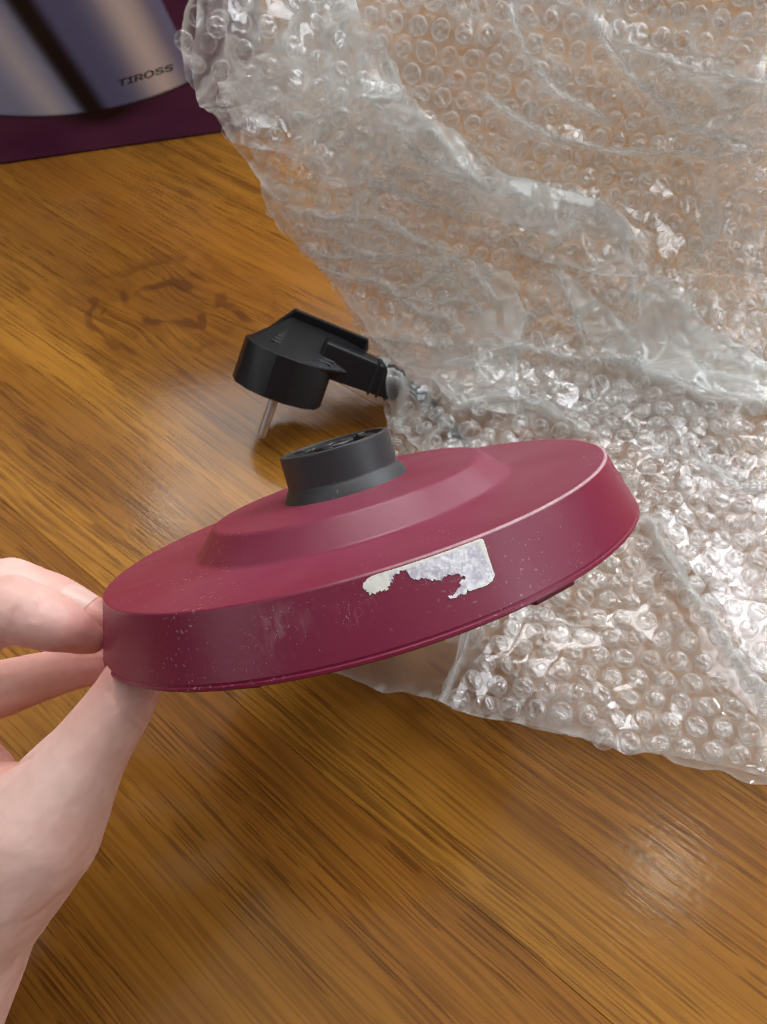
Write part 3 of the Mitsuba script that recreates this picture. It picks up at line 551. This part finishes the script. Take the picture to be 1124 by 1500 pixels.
def fin(sheet, line, seed):
    """A pinched crease: the film folded on itself into a thin uneven fin that stands off the sheet."""
    g = np.random.default_rng(seed); ln = shapely.LineString(line); n = int(ln.length / .0006) + 2; s = np.linspace(0, ln.length, n)
    q = np.array([ln.interpolate(x).coords[0] for x in s]); k = np.hanning(9) / np.hanning(9).sum()
    q = np.stack([np.convolve(np.pad(q[:, i], 4, mode='edge'), k, 'valid') for i in (0, 1)], 1)
    off = .0022 * (meshkit.fbm(np.c_[s * 90, s * 0 + seed, s * 0], 3) - .5); t = np.gradient(q, axis=0); t /= np.linalg.norm(t, axis=1, keepdims=True) + 1e-12
    q = q + off[:, None] * np.c_[-t[:, 1], t[:, 0]]; t2 = np.c_[-t[:, 1], t[:, 0]] * .0009
    P0, P1, P2 = sheet.at(*(q - t2).T), sheet.at(*(q + t2).T), sheet.at(*q.T); _, nn = surface(q[:, 0], q[:, 1])
    taper = np.minimum(1, np.minimum(s, ln.length - s) / .010)
    hgt = (.0012 + .0036 * meshkit.fbm(np.c_[s * 160, s * 0 + seed, s * 0 + 5], 3) ** 1.5) * taper
    lean = (meshkit.noise(np.c_[s * 70, s * 0 + seed, s * 0 + 9]) - .5)[:, None] * (P1 - P0) * 2.2
    top = P2 + nn * hgt[:, None] + lean; mid = P2 + nn * hgt[:, None] * .5 + lean * .3
    rows = [P0 - nn * .0002, mid + (P0 - P1) * .12, top, mid + (P1 - P0) * .12, P1 - nn * .0002]; V = np.stack(rows, 1).reshape(-1, 3); f = []
    for i in range(n - 1):
        for j in range(4): a = i * 5 + j; f += [[a, a + 1, a + 6], [a, a + 6, a + 5]]
    return trimesh.Trimesh(V, f, process=False), np.tile([[.06, 0], [.26, 0], [.55, 0], [.26, 0], [.06, 0]], (n, 1))
for si, (sh, bub, turn) in enumerate(SHEETS):
    m, uvh = sh.film(.0013)
    k, n = 'bubble_wrap__film', si
    scene[k + ('_%03d' % n if n else '')] = mikit.ply(m, 'mat_film', smooth=True, uv=uvh)
    if si == 1:
        for c_, line in enumerate(CREASED):
            fm, fu = fin(sh, line, 200 + c_)
            kk = add('bubble_wrap__crease', fm, 'mat_film', smooth=True, uv=fu)
    if not bub: continue
    pitch = .0101; x0, y0, x1, y1 = sh.poly.bounds
    i, j = np.meshgrid(np.arange(-90, 90), np.arange(-90, 90)); a = (i + .5 * (j % 2)) * pitch; b = j * pitch * .866
    u = (x0 + x1) / 2 + a * math.cos(turn) - b * math.sin(turn); v = (y0 + y1) / 2 + a * math.sin(turn) + b * math.cos(turn)
    u, v = u.ravel(), v.ravel()
    ok = shapely.contains_xy(sh.poly.buffer(-.0012 if si == 1 else -.0032), u, v) & (v < VMAX - .006) & (v > .004) & ~shapely.contains_xy(tab, u, v)
    u, v = u[ok], v[ok]
    if si == 1:                                                      # none where the film is stretched over the plug's tail
        far = cKDTree(CORD[:22]).query(sh.at(u, v))[0] > .013; u, v = u[far], v[far]
    p = sh.at(u, v); e = .003; pu = sh.at(u + e, v) - sh.at(u - e, v); pv = sh.at(u, v + e) - sh.at(u, v - e)
    nn = np.cross(pu, pv); nn /= np.linalg.norm(nn, axis=1, keepdims=True); tu = pu / np.linalg.norm(pu, axis=1, keepdims=True)
    for q in range(len(u)): spots.append((p[q], nn[q], tu[q], si))
g = np.random.default_rng(77)
def seen(p):
    d = p - CAMP; z = d @ FWD; return z > 0 and abs(d[0] / z) < .50 and abs(d @ UPV / z) < .667
ranked, rest = [], []
for p, n, t, si in spots:
    ty = np.cross(n, t); tx = np.cross(ty, n); th_ = g.uniform(0, 2 * np.pi); r = .00415 * g.uniform(.94, 1.04); squash = g.choice([1, 1, .9, .75, .55, .35]) if p[2] > .03 else g.uniform(.85, 1.05)
    A = np.eye(4); A[:3, 0] = r * (tx * math.cos(th_) + ty * math.sin(th_)); A[:3, 1] = r * (-tx * math.sin(th_) + ty * math.cos(th_)); A[:3, 2] = r * n * squash; A[:3, 3] = p + n * .00005
    k = int(g.integers(len(VARIANTS))); d = np.linalg.norm(p - CAMP)
    (ranked if seen(p) and si > 0 else rest).append((d, k, A))
ranked.sort(key=lambda x: x[0])
BP = {}
for d, k, A in ranked[:300]:
    if k not in BP: BP[k] = mikit.ply(VARIANTS[k][0], 'mat_film', smooth=True, uv=VARIANTS[k][1])
    key = 'bubble_wrap__bubble'; n = len([0 for q in scene if q.startswith(key)])
    scene[key + ('_%03d' % n if n else '')] = {**BP[k], 'to_world': T(A)}
ms, mu = [], []
for d, k, A in ranked[300:] + rest:
    mm = VARIANTS[k][0].copy(); mm.apply_transform(A); ms.append(mm); mu.append(VARIANTS[k][1])
mm = cat(ms)
scene['bubble_wrap__bubble_field'] = mikit.ply(mm, 'mat_film', smooth=True, uv=np.vstack(mu))
tag('bubble_wrap__bubble_field', kind='stuff')
